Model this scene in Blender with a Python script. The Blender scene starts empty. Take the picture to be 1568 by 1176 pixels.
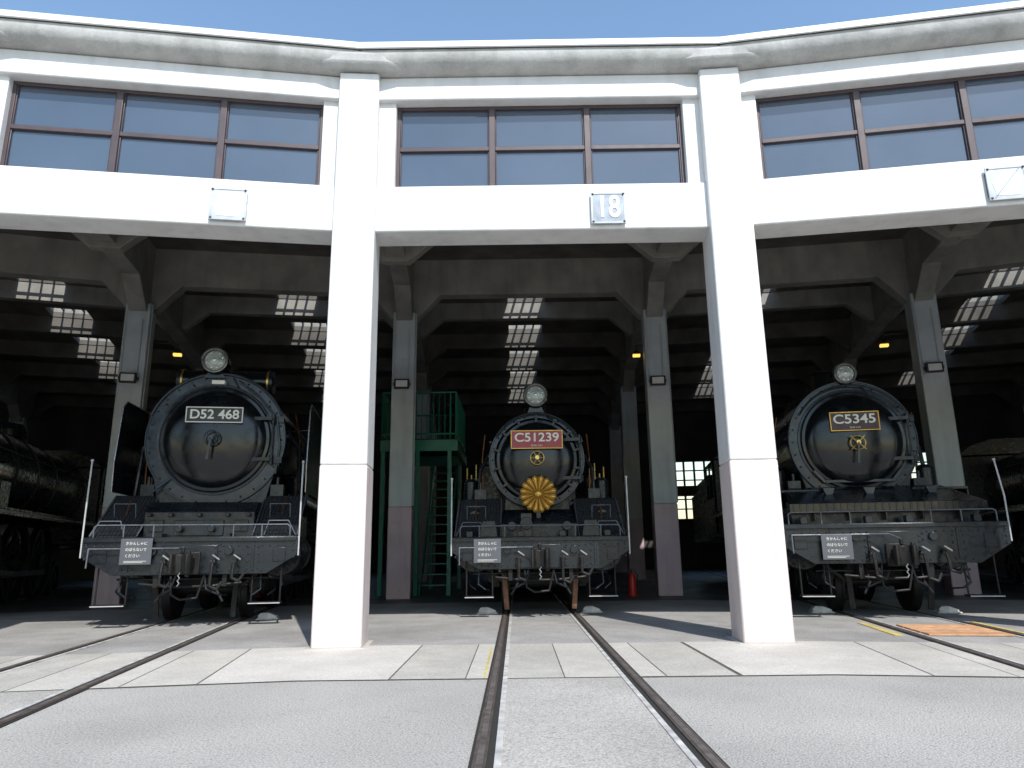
import bpy, bmesh, math, random
from mathutils import Matrix, Vector
random.seed(7)
rad=math.radians
R0=29.5; STEP=9.0; HT=math.tan(rad(4.5))
scene=bpy.context.scene
scene.view_settings.view_transform='Standard'
scene.view_settings.look='None'
scene.view_settings.exposure=0

# ------------------------------------------------------------------ materials
def mat(name,col,rough=.6,metal=0,var=.12,scale=4,bump=0,bscale=30,streak=0,dust=0,dustcol=(.25,.24,.22),spec=.5,coat=0,speck=0,roughvar=.1,detail=6,emit=0,stain=0,sscale=None):
    m=bpy.data.materials.new(name); m.use_nodes=True
    nt=m.node_tree; N=nt.nodes; L=nt.links
    b=N['Principled BSDF']
    tc=N.new('ShaderNodeTexCoord'); 
    def noise(sc,det=detail,sz=1):
        mp=N.new('ShaderNodeMapping'); mp.inputs['Scale'].default_value=(1,1,sz)
        L.new(tc.outputs['Object'],mp.inputs[0])
        n=N.new('ShaderNodeTexNoise'); n.inputs['Scale'].default_value=sc; n.inputs['Detail'].default_value=det
        L.new(mp.outputs[0],n.inputs['Vector']); return n
    def rng(src,a,b_,c,d):
        r=N.new('ShaderNodeMapRange'); r.inputs[1].default_value=a; r.inputs[2].default_value=b_; r.inputs[3].default_value=c; r.inputs[4].default_value=d
        L.new(src,r.inputs[0]); return r.outputs[0]
    def mul(a,b_):
        r=N.new('ShaderNodeMath'); r.operation='MULTIPLY'; L.new(a,r.inputs[0]); L.new(b_,r.inputs[1]); return r.outputs[0]
    n1=noise(scale)
    fac=rng(n1.outputs['Fac'],.33,.67,1-var,1+var)
    if streak:
        n2=noise(5,5,.12); fac=mul(fac,rng(n2.outputs['Fac'],.48,.75,1,1-streak))
    if speck:
        n3=noise(sscale or bscale,2); fac=mul(fac,rng(n3.outputs['Fac'],.35,.65,1-speck,1+speck))
        n3b=noise((sscale or bscale)*.45,1); fac=mul(fac,rng(n3b.outputs['Fac'],.62,.70,1,1-speck*.9))
    if stain:
        n5=noise(.45,9); fac=mul(fac,rng(n5.outputs['Fac'],.50,.66,1,1-stain))
        n6=noise(7,3); fac=mul(fac,rng(n6.outputs['Fac'],.66,.72,1,1-stain))
    vm=N.new('ShaderNodeVectorMath'); vm.operation='SCALE'; vm.inputs[0].default_value=col[:3]
    L.new(fac,vm.inputs['Scale'])
    out=vm.outputs[0]
    if dust:
        n4=noise(2.3,8); f4=rng(n4.outputs['Fac'],.45,.75,0,dust)
        mx=N.new('ShaderNodeMix'); mx.data_type='RGBA'; L.new(f4,mx.inputs[0]); L.new(out,mx.inputs[6]); mx.inputs[7].default_value=(*dustcol,1)
        out=mx.outputs[2]
    L.new(out,b.inputs['Base Color'])
    rr=noise(scale*2.3); L.new(rng(rr.outputs['Fac'],.3,.7,max(.02,rough-roughvar),min(1,rough+roughvar)),b.inputs['Roughness'])
    b.inputs['Metallic'].default_value=metal
    b.inputs['Specular IOR Level'].default_value=spec
    b.inputs['Coat Weight'].default_value=coat
    if emit:
        b.inputs['Emission Color'].default_value=(*col,1); b.inputs['Emission Strength'].default_value=emit
    if bump:
        nb=noise(bscale,4); bp=N.new('ShaderNodeBump'); bp.inputs['Strength'].default_value=bump; bp.inputs['Distance'].default_value=.02
        L.new(nb.outputs['Fac'],bp.inputs['Height']); L.new(bp.outputs[0],b.inputs['Normal'])
    return m

M={}
M['white']=mat('white_paint',(.675,.672,.660),.6,var=.05,scale=1.6,bump=.25,bscale=11,streak=.14,stain=.08)
M['white2']=mat('white_paint_column',(.695,.692,.680),.6,var=.04,scale=1.2,bump=.18,bscale=8,streak=.11,stain=.07)
M['pink']=mat('pink_paint',(.69,.595,.575),.5,var=.04,scale=2,bump=.12,bscale=8,streak=.12,stain=.08)
M['soffit']=mat('stained_concrete',(.41,.41,.395),.85,var=.16,scale=2.2,bump=.7,bscale=7,streak=.22,speck=.05,sscale=40)
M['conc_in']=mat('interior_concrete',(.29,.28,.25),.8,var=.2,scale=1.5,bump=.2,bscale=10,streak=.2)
M['conc_shade']=mat('shaded_concrete',(.125,.115,.10),.85,var=.25,scale=1.5,bump=.2,bscale=10)  # ceiling concrete with the dim interior's shade put into its colour
M['col_in']=mat('grey_column_paint',(.53,.58,.59),.55,var=.08,scale=2,streak=.18,stain=.12)
M['pink_in']=mat('shaded_pink_column_paint',(.55,.42,.45),.5,var=.08,scale=2,streak=.18,stain=.12)  # pink of the columns, darkened in colour to carry the indoor shade
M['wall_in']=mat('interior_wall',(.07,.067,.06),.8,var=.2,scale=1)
M['flash']=mat('metal_flashing',(.80,.80,.80),.4,var=.03)
M['brown']=mat('brown_window_frame',(.070,.050,.054),.45,var=.1,scale=3)
M['glass']=mat('window_glass',(.058,.082,.118),.05,var=.14,scale=.6,spec=.9,roughvar=.02,coat=.7)
M['asph']=mat('pale_asphalt',(.372,.350,.318),.9,var=.09,scale=.7,bump=.5,bscale=85,speck=.28,stain=.16,sscale=85)
M['asph2']=mat('pale_asphalt_track',(.390,.365,.330),.9,var=.08,scale=1.3,bump=.5,bscale=85,speck=.24,stain=.14,sscale=85)
M['joint']=mat('joint_dirt',(.10,.09,.07),.95,var=.3,scale=5)
M['slabA']=mat('concrete_slab_a',(.47,.440,.39),.85,var=.08,scale=2,bump=.2,bscale=60,speck=.12,dust=.5,dustcol=(.37,.34,.295),stain=.12)
M['slabB']=mat('concrete_slab_b',(.41,.385,.34),.85,var=.10,scale=2,bump=.2,bscale=60,speck=.14,dust=.5,dustcol=(.32,.295,.255),stain=.15)
M['slabC']=mat('concrete_slab_c',(.51,.475,.425),.85,var=.07,scale=1.5,bump=.2,bscale=60,speck=.11,dust=.5,dustcol=(.41,.375,.33),stain=.12)
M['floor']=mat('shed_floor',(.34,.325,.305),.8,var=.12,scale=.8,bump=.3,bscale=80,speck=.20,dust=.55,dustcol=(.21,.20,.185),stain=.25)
M['floor_d']=mat('shed_floor_oily_shaded',(.085,.083,.08),.5,var=.25,scale=.8,bump=.3,bscale=30,speck=.1,stain=.4)  # oily rear floor, its colour also darkened to paint in the interior shade
M['rail']=mat('rusty_rail',(.085,.064,.054),.6,metal=.2,var=.3,scale=9)
M['railtop']=mat('worn_rail_top',(.20,.175,.16),.4,metal=.5,var=.3,scale=12)
M['guard']=mat('guard_strip',(.52,.50,.47),.5,metal=.1,var=.3,scale=8)
M['dark']=mat('black_void',(.02,.018,.015),.9)
M['blk']=mat('black_loco_paint',(.0038,.0054,.0075),.19,var=.25,scale=3,dust=.04,dustcol=(.05,.055,.06),bump=.07,bscale=5,roughvar=.10,spec=.5)
M['blk2']=mat('dark_loco_paint',(.0080,.0115,.0155),.29,var=.25,scale=5,dust=.16,dustcol=(.04,.046,.052),bump=.10,bscale=14,roughvar=.12,spec=.45)
M['grime']=mat('grimy_steel',(.011,.011,.011),.5,var=.4,scale=7,dust=.35,dustcol=(.040,.029,.022),bump=.2,bscale=40,spec=.3)
M['ring']=mat('smokebox_ring_paint',(.020,.030,.041),.26,var=.15,scale=4,dust=.15,dustcol=(.06,.068,.078),bump=.05,bscale=8,spec=.5)
M['steel']=mat('bright_steel',(.38,.38,.38),.32,metal=.8,var=.2,scale=12,dust=.4,dustcol=(.10,.09,.085))
M['wrod']=mat('pale_rod_paint',(.46,.46,.46),.4,var=.15,scale=9)
M['grod']=mat('grey_rod_paint',(.10,.11,.125),.4,var=.2,scale=9)
M['copper']=mat('copper_pipe',(.30,.13,.06),.4,metal=.8,var=.25,scale=9)
M['brass']=mat('brass',(.60,.42,.14),.3,metal=.9,var=.15,scale=9)
M['gold']=mat('gold_leaf',(.62,.36,.07),.32,metal=.6,var=.12,scale=14)
M['golddk']=mat('gold_shadow',(.05,.028,.008),.6,metal=.3)
M['lens']=mat('headlight_lens',(.30,.34,.33),.10,var=.25,scale=12,coat=.9)
M['lensr']=mat('headlight_reflector',(.66,.67,.64),.25,metal=.6,var=.1,scale=9)
M['red']=mat('red_plate',(.34,.035,.045),.35,var=.08)
M['dred']=mat('dark_red_plate',(.045,.012,.012),.35,var=.1)
M['platebk']=mat('black_plate',(.010,.010,.010),.35)
M['letw']=mat('pale_lettering',(.78,.76,.68),.4,var=.03)
M['board']=mat('grey_notice_board',(.085,.092,.105),.5,var=.05)
M['green']=mat('green_stair_paint',(.018,.22,.145),.45,var=.12,scale=5,dust=.2,dustcol=(.07,.10,.09))
M['rustw']=mat('rust_wood',(.15,.075,.04),.7,var=.4,scale=12)
M['plate']=mat('enamel_plate',(.54,.57,.60),.4,var=.14,scale=6,dust=.6,dustcol=(.38,.41,.44),stain=.3)
M['plateb']=mat('faded_blue_plate',(.33,.38,.43),.5,var=.2,scale=9,stain=.3)
M['orange']=mat('orange_board',(.58,.32,.17),.7,var=.2,scale=8,stain=.3)
M['yellow']=mat('yellow_line_paint',(.56,.44,.14),.7,var=.2,scale=14,stain=.3)
M['lamp']=mat('floodlight_black',(.02,.02,.02),.4)
M['lampg']=mat('floodlight_glass',(.75,.75,.72),.2)
M['ylamp']=mat('small_yellow_lamp',(1.0,.62,.12),.4,emit=1.4)
M['redp']=mat('red_enamel',(.55,.03,.02),.35)
def tread():
    m=mat('tread_plate',(.017,.022,.028),.33,metal=.2,var=.2,scale=4,dust=.25,dustcol=(.06,.064,.07))
    nt=m.node_tree;N=nt.nodes;L=nt.links;b=N['Principled BSDF']
    tc=N.new('ShaderNodeTexCoord'); sp=N.new('ShaderNodeSeparateXYZ'); L.new(tc.outputs['Object'],sp.inputs[0])
    def op(o,a,b_=None):
        n=N.new('ShaderNodeMath'); n.operation=o
        for i,v in enumerate((a,b_)):
            if v is None: continue
            if isinstance(v,(int,float)): n.inputs[i].default_value=v
            else: L.new(v,n.inputs[i])
        return n.outputs[0]
    yz=op('ADD',sp.outputs[1],sp.outputs[2])
    u=op('SINE',op('MULTIPLY',op('ADD',sp.outputs[0],yz),62)); v=op('SINE',op('MULTIPLY',op('SUBTRACT',sp.outputs[0],yz),62))
    h=op('MULTIPLY',u,v)
    bp=N.new('ShaderNodeBump'); bp.inputs['Strength'].default_value=1; bp.inputs['Distance'].default_value=.02
    L.new(h,bp.inputs['Height']); L.new(bp.outputs[0],b.inputs['Normal'])
    return m
M['tread']=tread()

# ------------------------------------------------------------------ mesh builder
def empty(name,Mx=Matrix.Identity(4)):
    e=bpy.data.objects.new(name,None); e.empty_display_size=.3
    scene.collection.objects.link(e); e.matrix_world=Mx; return e
class MB:
    def __init__(s,name,m,parent=None,bevel=0,smooth=True,M0=None):
        s.n=name;s.m=M[m] if isinstance(m,str) else m;s.p=parent;s.bv=bevel;s.sm=smooth;s.bm=bmesh.new();s.M=M0 or Matrix.Identity(4)
    def add(s,vs,fs):
        bv=[s.bm.verts.new(s.M@Vector(v)) for v in vs]
        for f in fs:
            try: s.bm.faces.new([bv[i] for i in f])
            except ValueError: pass
        return s
    def hexa(s,p):
        return s.add(p,[(0,1,2,3),(7,6,5,4),(0,4,5,1),(1,5,6,2),(2,6,7,3),(3,7,4,0)])
    def box(s,x0,x1,y0,y1,z0,z1):
        return s.hexa([(x0,y0,z0),(x1,y0,z0),(x1,y1,z0),(x0,y1,z0),(x0,y0,z1),(x1,y0,z1),(x1,y1,z1),(x0,y1,z1)])
    def rbox(s,c,sz,L):
        h=[a/2 for a in sz]; c=Vector(c)
        ps=[(-h[0],-h[1],-h[2]),(h[0],-h[1],-h[2]),(h[0],h[1],-h[2]),(-h[0],h[1],-h[2]),(-h[0],-h[1],h[2]),(h[0],-h[1],h[2]),(h[0],h[1],h[2]),(-h[0],h[1],h[2])]
        return s.hexa([tuple(c+L@Vector(p)) for p in ps])
    def prism(s,poly,a,b,ax='y'):
        n=len(poly)
        def P(q,t):
            if ax=='y': return (q[0],t,q[1])
            if ax=='x': return (t,q[0],q[1])
            return (q[0],q[1],t)
        vs=[P(q,a) for q in poly]+[P(q,b) for q in poly]
        fs=[tuple(range(n)),tuple(range(2*n-1,n-1,-1))]+[(i,(i+1)%n,n+(i+1)%n,n+i) for i in range(n)]
        return s.add(vs,fs)
    def mitre(s,prof):
        n=len(prof); vs=[];
        for sg in (-1,1):
            for (y,z) in prof: vs.append((sg*(R0+y)*HT,y,z))
        fs=[tuple(range(n)),tuple(range(2*n-1,n-1,-1))]+[(i,(i+1)%n,n+(i+1)%n,n+i) for i in range(n)]
        return s.add(vs,fs)
    def cyl(s,p0,p1,r0,r1=None,seg=20,caps=True):
        r1=r0 if r1 is None else r1
        p0=Vector(p0);p1=Vector(p1);d=(p1-p0)
        if d.length<1e-6: return s
        d.normalize(); a=d.orthogonal().normalized(); b=d.cross(a)
        vs=[];
        for p,r in ((p0,r0),(p1,r1)):
            for i in range(seg):
                t=2*math.pi*i/seg; vs.append(tuple(p+a*math.cos(t)*r+b*math.sin(t)*r))
        fs=[(i,(i+1)%seg,seg+(i+1)%seg,seg+i) for i in range(seg)]
        if caps: fs+= [tuple(range(seg-1,-1,-1)),tuple(range(seg,2*seg))]
        return s.add(vs,fs)
    def sph(s,c,r,sc=(1,1,1),seg=12,rings=7):
        vs=[(c[0],c[1],c[2]+r*sc[2])]
        for j in range(1,rings):
            ph=math.pi*j/rings
            for i in range(seg):
                t=2*math.pi*i/seg
                vs.append((c[0]+r*sc[0]*math.sin(ph)*math.cos(t),c[1]+r*sc[1]*math.sin(ph)*math.sin(t),c[2]+r*sc[2]*math.cos(ph)))
        vs.append((c[0],c[1],c[2]-r*sc[2])); fs=[]
        for i in range(seg): fs.append((0,1+i,1+(i+1)%seg))
        for j in range(rings-2):
            for i in range(seg):
                a=1+j*seg+i;b=1+j*seg+(i+1)%seg; fs.append((a,a+seg,b+seg,b))
        e=len(vs)-1; o=1+(rings-2)*seg
        for i in range(seg): fs.append((e,o+(i+1)%seg,o+i))
        return s.add(vs,fs)
    def lathe(s,prof,c,axis='y',seg=64):
        vs=[];fs=[];idx=[]
        for (r,t) in prof:
            row=[]
            k=1 if r<1e-5 else seg
            for i in range(k):
                a=2*math.pi*i/seg; u=r*math.cos(a); v=r*math.sin(a)
                if axis=='y': p=(c[0]+u,c[1]+t,c[2]+v)
                elif axis=='x': p=(c[0]+t,c[1]+u,c[2]+v)
                else: p=(c[0]+u,c[1]+v,c[2]+t)
                row.append(len(vs)); vs.append(p)
            idx.append(row)
        for A,B in zip(idx,idx[1:]):
            if len(A)==1 and len(B)==1: continue
            for i in range(seg):
                j=(i+1)%seg
                if len(A)==1: fs.append((A[0],B[i],B[j]))
                elif len(B)==1: fs.append((A[i],A[j],B[0]))
                else: fs.append((A[i],A[j],B[j],B[i]))
        return s.add(vs,fs)
    def tube(s,pts,r,seg=8):
        for a,b in zip(pts,pts[1:]): s.cyl(a,b,r,seg=seg)
        for p in pts[1:-1]: s.sph(p,r*1.0,seg=8,rings=5)
        return s
    def arc(s,c,Rr,r,a0,a1,n=24,y=0,seg=8):
        pts=[(c[0]+Rr*math.cos(rad(a0+(a1-a0)*i/n)),y,c[1]+Rr*math.sin(rad(a0+(a1-a0)*i/n))) for i in range(n+1)]
        return s.tube(pts,r,seg)
    def done(s,name=None):
        bmesh.ops.recalc_face_normals(s.bm,faces=s.bm.faces[:])
        me=bpy.data.meshes.new(s.n); s.bm.to_mesh(me); s.bm.free()
        me.materials.append(s.m)
        if len(me.polygons)==0: return None
        if s.sm:
            me.polygons.foreach_set('use_smooth',[True]*len(me.polygons)); me.set_sharp_from_angle(angle=rad(32))
        o=bpy.data.objects.new(s.n,me); scene.collection.objects.link(o)
        if s.p: o.parent=s.p
        if s.bv:
            b=o.modifiers.new('bevel','BEVEL'); b.width=s.bv; b.segments=2; b.limit_method='ANGLE'; b.angle_limit=rad(40)
        return o
def Mpol(th):
    return Matrix.Translation((0,-R0,0))@Matrix.Rotation(-rad(th),4,'Z')@Matrix.Translation((0,R0,0))
def text(body,parent,loc,w,h,m,name='lettering',ext=.006,off=.004,rot=(math.pi/2,0,0)):
    cu=bpy.data.curves.new(name,'FONT'); cu.body=body; cu.align_x='CENTER'; cu.align_y='CENTER'; cu.size=1; cu.extrude=ext/ max(h,.01)*.7; cu.offset=off
    cu.materials.append(M[m]); o=bpy.data.objects.new(name,cu); scene.collection.objects.link(o)
    bpy.context.view_layer.update()
    d=o.dimensions
    sx=w/max(d.x,.01); sy=h/max(d.y,.01)
    o.scale=(sx,sy,sy); o.rotation_euler=rot; o.location=loc; o.parent=parent
    return o

# ------------------------------------------------------------------ building
bld=empty('roundhouse_building')
KS=range(-4,5)
lint=MB('lintel_beams','white',bld,.018); jamb=MB('window_jambs','white2',bld,.01)
eave=MB('cornice','soffit',bld,.03); fl=MB('cornice_flashing','flash',bld)
fr=MB('window_frames','brown',bld,.006); gl=MB('window_glass','glass',bld,smooth=False)
slab=MB('roof_slab','conc_shade',bld,smooth=False); ribs=MB('ceiling_ribs','conc_in',bld,.015); ribd=MB('ceiling_ribs_deep','conc_shade',bld,.015)
curb=MB('skylight_frames','conc_in',bld)
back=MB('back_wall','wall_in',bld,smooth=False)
ZR=7.9
RIBY=[2.6,5.4,8.2,11.3,14.3,17.3,20.3,23.3,26.3]
def zr(y): return ZR-max(0,8.2-y)*.075
for k in KS:
    Mk=Mpol(k*STEP)
    for b in (lint,jamb,eave,fl,fr,gl,slab,ribs,ribd,curb,back): b.M=Mk
    lint.mitre([(0,4.86),(.45,4.86),(.45,5.47),(.10,5.50),(0,5.47)])
    lint.mitre([(0,6.70),(.30,6.70),(.30,7.03),(0,7.03)])
    for sg in (-1,1):
        xs=sorted([sg*1.86,sg*2.30]); jamb.box(xs[0],xs[1],.07,.30,5.49,6.71)
    eave.mitre([(.31,7.033),(-.03,7.035),(-.09,7.045),(-.16,7.08),(-.21,7.14),(-.225,7.22),(-.215,7.30),(.31,7.34)])
    fl.mitre([(-.262,7.285),(-.232,7.285),(-.232,7.345),(.3,7.375),(.3,7.39),(-.262,7.365)])
    y0,y1=.16,.23; x0,x1,z0,z1=-1.86,1.86,5.50,6.70
    w=.045
    fr.box(x0,x1,y0,y1,z0,z0+w); fr.box(x0,x1,y0,y1,z1-w,z1)
    fr.box(x0,x0+w,y0+.003,y1,z0+w,z1-w); fr.box(x1-w,x1,y0+.003,y1,z0+w,z1-w)
    for xm in (-.62,.62): fr.box(xm-.04,xm+.04,y0-.012,y1,z0+w,z1-w)
    zm=6.08
    for a,b_ in ((x0+w,-.66),(-.58,.58),(.66,x1-w)):
        fr.box(a,b_,y0-.004,y1,zm-.03,zm+.03)
        for (za,zb) in ((z0+w,zm-.03),(zm+.03,z1-w)):
            d1=random.uniform(0,.008); d2=random.uniform(0,.008)
            ya=y0+.034
            gl.hexa([(a,ya+d1,za),(b_,ya+d2,za),(b_,ya+.02,za),(a,ya+.02,za),(a,ya+d2,zb),(b_,ya+d1,zb),(b_,ya+.02,zb),(a,ya+.02,zb)])
            fr.box(a,a+.018,y0+.012,y0+.034,za,zb); fr.box(b_-.018,b_,y0+.012,y0+.034,za,zb)
    def piece(ya,yb,xa=None,xb=None):
        def X(v,y,sg): return sg*(R0+y)*HT if v is None else v
        za,zb=zr(ya),zr(yb)
        slab.hexa([(X(xa,ya,-1),ya,za),(X(xb,ya,1),ya,za),(X(xb,yb,1),yb,zb),(X(xa,yb,-1),yb,zb),(X(xa,ya,-1),ya,za+.15),(X(xb,ya,1),ya,za+.15),(X(xb,yb,1),yb,zb+.15),(X(xa,yb,-1),yb,zb+.15)])
    piece(.29,8.2)
    pv=8.2
    for ry in RIBY[3:8]:
        a,b_=ry-1.0,ry-.14
        piece(pv,a); piece(a,b_,None,-.53); piece(a,b_,.53,None); pv=b_
        for xx in (-.60,.533): curb.box(xx,xx+.067,a-.05,b_+.05,ZR+.15,ZR+.35)
        curb.box(-.533,.533,a-.07,a-.003,ZR+.15,ZR+.35); curb.box(-.533,.533,b_+.003,b_+.07,ZR+.15,ZR+.35)
        for xx in (-.27,0,.27): curb.box(xx-.025,xx+.025,a,b_,ZR+.20,ZR+.28)
        curb.box(-.53,.53,(a+b_)/2-.02,(a+b_)/2+.02,ZR+.14,ZR+.195)
    piece(pv,28.2)
    for ry in RIBY:
        h=(R0+ry)*HT; zt=zr(ry)+.06; main=ry==8.2
        zb=zr(ry)-(.90 if main else .48)
        dz=.62 if main else .5; hw=.17 if main else .12; dx=.85
        B=ribs if ry<12 else ribd  # deeper ribs take the concrete colour with shade painted in
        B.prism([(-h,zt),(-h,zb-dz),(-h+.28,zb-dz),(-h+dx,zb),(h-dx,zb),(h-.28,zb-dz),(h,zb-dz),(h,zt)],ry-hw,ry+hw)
    hb=(R0+28)*HT
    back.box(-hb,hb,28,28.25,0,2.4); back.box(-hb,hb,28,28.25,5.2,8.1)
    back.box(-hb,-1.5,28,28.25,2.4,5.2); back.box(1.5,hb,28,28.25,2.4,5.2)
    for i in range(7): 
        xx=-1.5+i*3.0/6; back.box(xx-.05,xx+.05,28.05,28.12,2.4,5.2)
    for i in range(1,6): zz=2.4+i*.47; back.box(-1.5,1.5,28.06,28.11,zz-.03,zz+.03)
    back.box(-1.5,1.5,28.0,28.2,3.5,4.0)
cu=MB('front_columns','white2',bld,.02); cl=MB('front_columns_lower','pink',bld,.02)
ci=MB('inner_columns','col_in',bld,.02); cp=MB('inner_columns_lower','pink_in',bld,.02)
cond=MB('conduits','col_in',bld); rb=MB('radial_beams','conc_in',bld,.015)
plin=MB('column_plinths','slabA',bld,.01); crn=MB('cornice_column_caps','soffit',bld,.07)
for k in range(-5,5):
    Mk=Mpol((k+.5)*STEP)
    for b in (cu,cl,ci,cp,cond,rb,plin,crn): b.M=Mk
    yo=R0/math.cos(rad(4.5))-R0+.03
    cu.hexa([(-.265,yo-.14,1.97),(.265,yo-.14,1.97),(.265,yo+.46,1.97),(-.265,yo+.46,1.97),(-.25,yo-.14,7.03),(.25,yo-.14,7.03),(.25,yo+.46,7.02),(-.25,yo+.46,7.02)])
    cl.hexa([(-.27,yo-.143,0),(.27,yo-.143,0),(.27,yo+.463,0),(-.27,yo+.463,0),(-.266,yo-.143,1.97),(.266,yo-.143,1.97),(.266,yo+.463,1.97),(-.266,yo+.463,1.97)])
    plin.box(-.33,.33,yo-.19,yo+.52,0,.012)
    crn.prism([(-.75,yo),(-.55,yo-.235),(-.32,yo-.275),(.32,yo-.275),(.55,yo-.235),(.75,yo)],7.045,7.283,'z')
    for ry in (8.2,16.4,24.6):
        ci.box(-.26,.26,ry-.25,ry+.25,1.97,6.5); cp.box(-.263,.263,ry-.253,ry+.253,0,1.97)
    cond.tube([(.12,7.93,6.1),(.12,7.93,5.0),(.12,7.93,4.8)],.014)
    cond.tube([(.275,8.05,6.5),(.275,8.05,2.0)],.018)
    cond.tube([(-.15,7.93,6.4),(-.22,7.92,6.2),(-.20,7.93,4.6)],.010)
    poly=[(.3,zr(.3)+.05),(8.2,ZR+.05),(28,ZR+.05),(28,6.85)]
    for ry in (24.6,16.4,8.2):
        poly+=[(ry+1.1,6.85),(ry+.27,6.3),(ry-.27,6.3),(ry-1.1,6.85)]
    poly+=[(2.2,6.7),(.4,5.7)]
    rb.prism(poly,-.19,.19,'x')
for b in (lint,jamb,eave,fl,fr,gl,slab,ribs,ribd,curb,back,cu,cl,ci,cp,cond,rb,plin,crn): b.done()
ew=MB('end_walls','white',bld)
for th in (-40.5,40.5):
    ew.M=Mpol(th); ew.box(-.12,.12,.6,28.2,0,7.7)
ew.done()

for k in range(-2,2):
    Mx=Mpol((k+.5)*STEP)@Matrix.Translation((-.02,7.9,4.74))
    e=empty('floodlight',Mx)
    a=MB('housing','lamp',e,.01); a.box(-.17,.17,-.10,-.02,-.11,.11); a.box(-.02,.02,-.05,.05,-.05,.05); a.box(-.19,-.175,-.08,.04,-.03,.03); a.box(.175,.19,-.08,.04,-.03,.03); a.box(-.19,.19,.03,.048,-.03,.03); a.done()
    a=MB('glass','lampg',e); a.box(-.13,.13,-.106,-.099,-.075,.075); a.done()
for th,x,y,z in ((-13.5,.80,8.4,5.45),(4.5,-.42,8.4,5.5),(13.5,-.8,8.4,5.45)):
    e=empty('small_lamp',Mpol(th)@Matrix.Translation((x,y,z)))
    a=MB('shade','lamp',e); a.lathe([(.02,.12),(.06,.10),(.11,.03),(.10,.03),(.0,.09)],(0,0,0),'z',16); a.tube([(0,0,.12),(0,0,.25),(-x,0,.25)],.012); a.done()
    a=MB('bulb','ylamp',e); a.box(-.085,.085,-.05,.05,-.03,.025); a.done()
for k,t in ((-1,''),(0,'18'),(1,'')):
    e=empty('number_sign',Mpol(k*STEP)@Matrix.Translation((.82,-.03,5.12)))
    a=MB('backplate','plate' if t=='' else 'plateb',e,.004); a.box(-.205,.205,-.012,.0,-.19,.19); a.done()
    a=MB('frame','plate',e,.003); a.box(-.215,.215,-.02,0.002,.185,.21); a.box(-.215,.215,-.02,.002,-.21,-.185); a.box(-.215,-.19,-.018,.002,-.185,.185); a.box(.19,.215,-.018,.002,-.185,.185); a.done()
    a=MB('bolts','rail',e)
    for x in (-.19,.19):
        for z in (-.185,.185): a.sph((x,-.02,z),.014)
        a.box(x-.02,x+.02,0,.031,-.15,.15)
    a.done()
    if t: text(t,e,(0,-.014,0),.24,.30,'letw',off=.012)
    else:
        a=MB('faded_patch','letw',e); a.prism([(-.13,-.15),(.12,-.16),(.15,.05),(.10,.15),(-.08,.13),(-.16,.02)],-.0155,-.0125); a.done()
        if k==1:
            a=MB('crack','plateb',e); a.rbox((0,-.018,0),(.012,.004,.5),Matrix.Rotation(rad(40),3,'Y')); a.done()

# ------------------------------------------------------------------ ground
g=MB('ground','asph',smooth=False)
n=96; g.add([(0,0,0)]+[(900*math.cos(2*math.pi*i/n),900*math.sin(2*math.pi*i/n),0) for i in range(n)],[(0,1+i,1+(i+1)%n) for i in range(n)]); g.done()
ap=empty('concrete_apron')
sl={c:MB('slabs_'+c,'slab'+c.upper(),ap,smooth=False) for c in 'abc'}
jt=MB('joint_bed','joint',ap,smooth=False)
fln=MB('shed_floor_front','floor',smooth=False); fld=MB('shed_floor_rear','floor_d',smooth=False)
def ringq(b,ya,yb,z,xa=None,xb=None):
    def X(v,y,sg): return sg*(R0+y)*HT if v is None else v
    b.add([(X(xa,ya,-1),ya,z),(X(xb,ya,1),ya,z),(X(xb,yb,1),yb,z),(X(xa,yb,-1),yb,z)],[(0,1,2,3)])
for k in KS:
    Mk=Mpol(k*STEP)
    for b in list(sl.values())+[jt,fln,fld]: b.M=Mk
    ringq(jt,-2.04,.115,.003)
    xs=[(None,-1.42,'c'),(-1.405,-.80,'b'),(-.79,-.60,'a'),(-.487,.0,'b'),(.010,.487,'a'),(.60,.82,'a'),(.832,1.40,'b'),(1.44 if k==0 else 1.415,None,'c')]
    for a,b_,c in xs:
        if c in 'b' and random.random()<.4: c='a'
        gy=-2.03+random.uniform(0,.012)
        ringq(sl[c],gy,.105,.007,a,b_)
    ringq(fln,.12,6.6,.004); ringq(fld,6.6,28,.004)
for b in list(sl.values())+[jt,fln,fld]: b.done()
a=MB('yellow_ground_line','yellow',smooth=False); a.box(-.655,-.635,-2.0,-.2,.0075,.0095); a.done()
for k in range(-3,4):
    e=empty('railway_track',Mpol(k*STEP))
    r=MB('rails','rail',e,.003); t=MB('rail_heads','railtop',e,smooth=False); d=MB('flangeways','dark',e,smooth=False); c=MB('infill','asph2',e,smooth=False); gs=MB('guard_strips','guard',e,.002)
    s0=-22 if k%2==0 else -17
    c.box(-.470,.470,s0,-2.06,-.01,.0065)
    for sg in (-1,1):
        def bx(b,x0,x1,y0,y1,z0,z1):
            q=sorted((sg*x0,sg*x1)); b.box(q[0],q[1],y0,y1,z0,z1)
        bx(d,.485,.615,s0,27,-.01,.0085)
        bx(r,.530,.598,s0,27,0,.018)
        bx(t,.545,.580,s0,27,.015,.0205)
        bx(gs,.457,.493,s0,27,0,.014)
    for b in (r,t,d,c,gs): b.done()
e=empty('crossing_board',Mpol(9)@Matrix.Translation((0,1.2,0)))
a=MB('boards','orange',e,.004)
for i in range(4): a.box(-.44,.44,-.52+i*.27,-.27+i*.27,.008,.03)
a.done()
a=MB('yellow_edges','yellow',e); a.box(-.80,-.70,-.5,.9,.006,.012); a.box(.66,.72,-.6,1.1,.006,.012); a.done()

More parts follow.
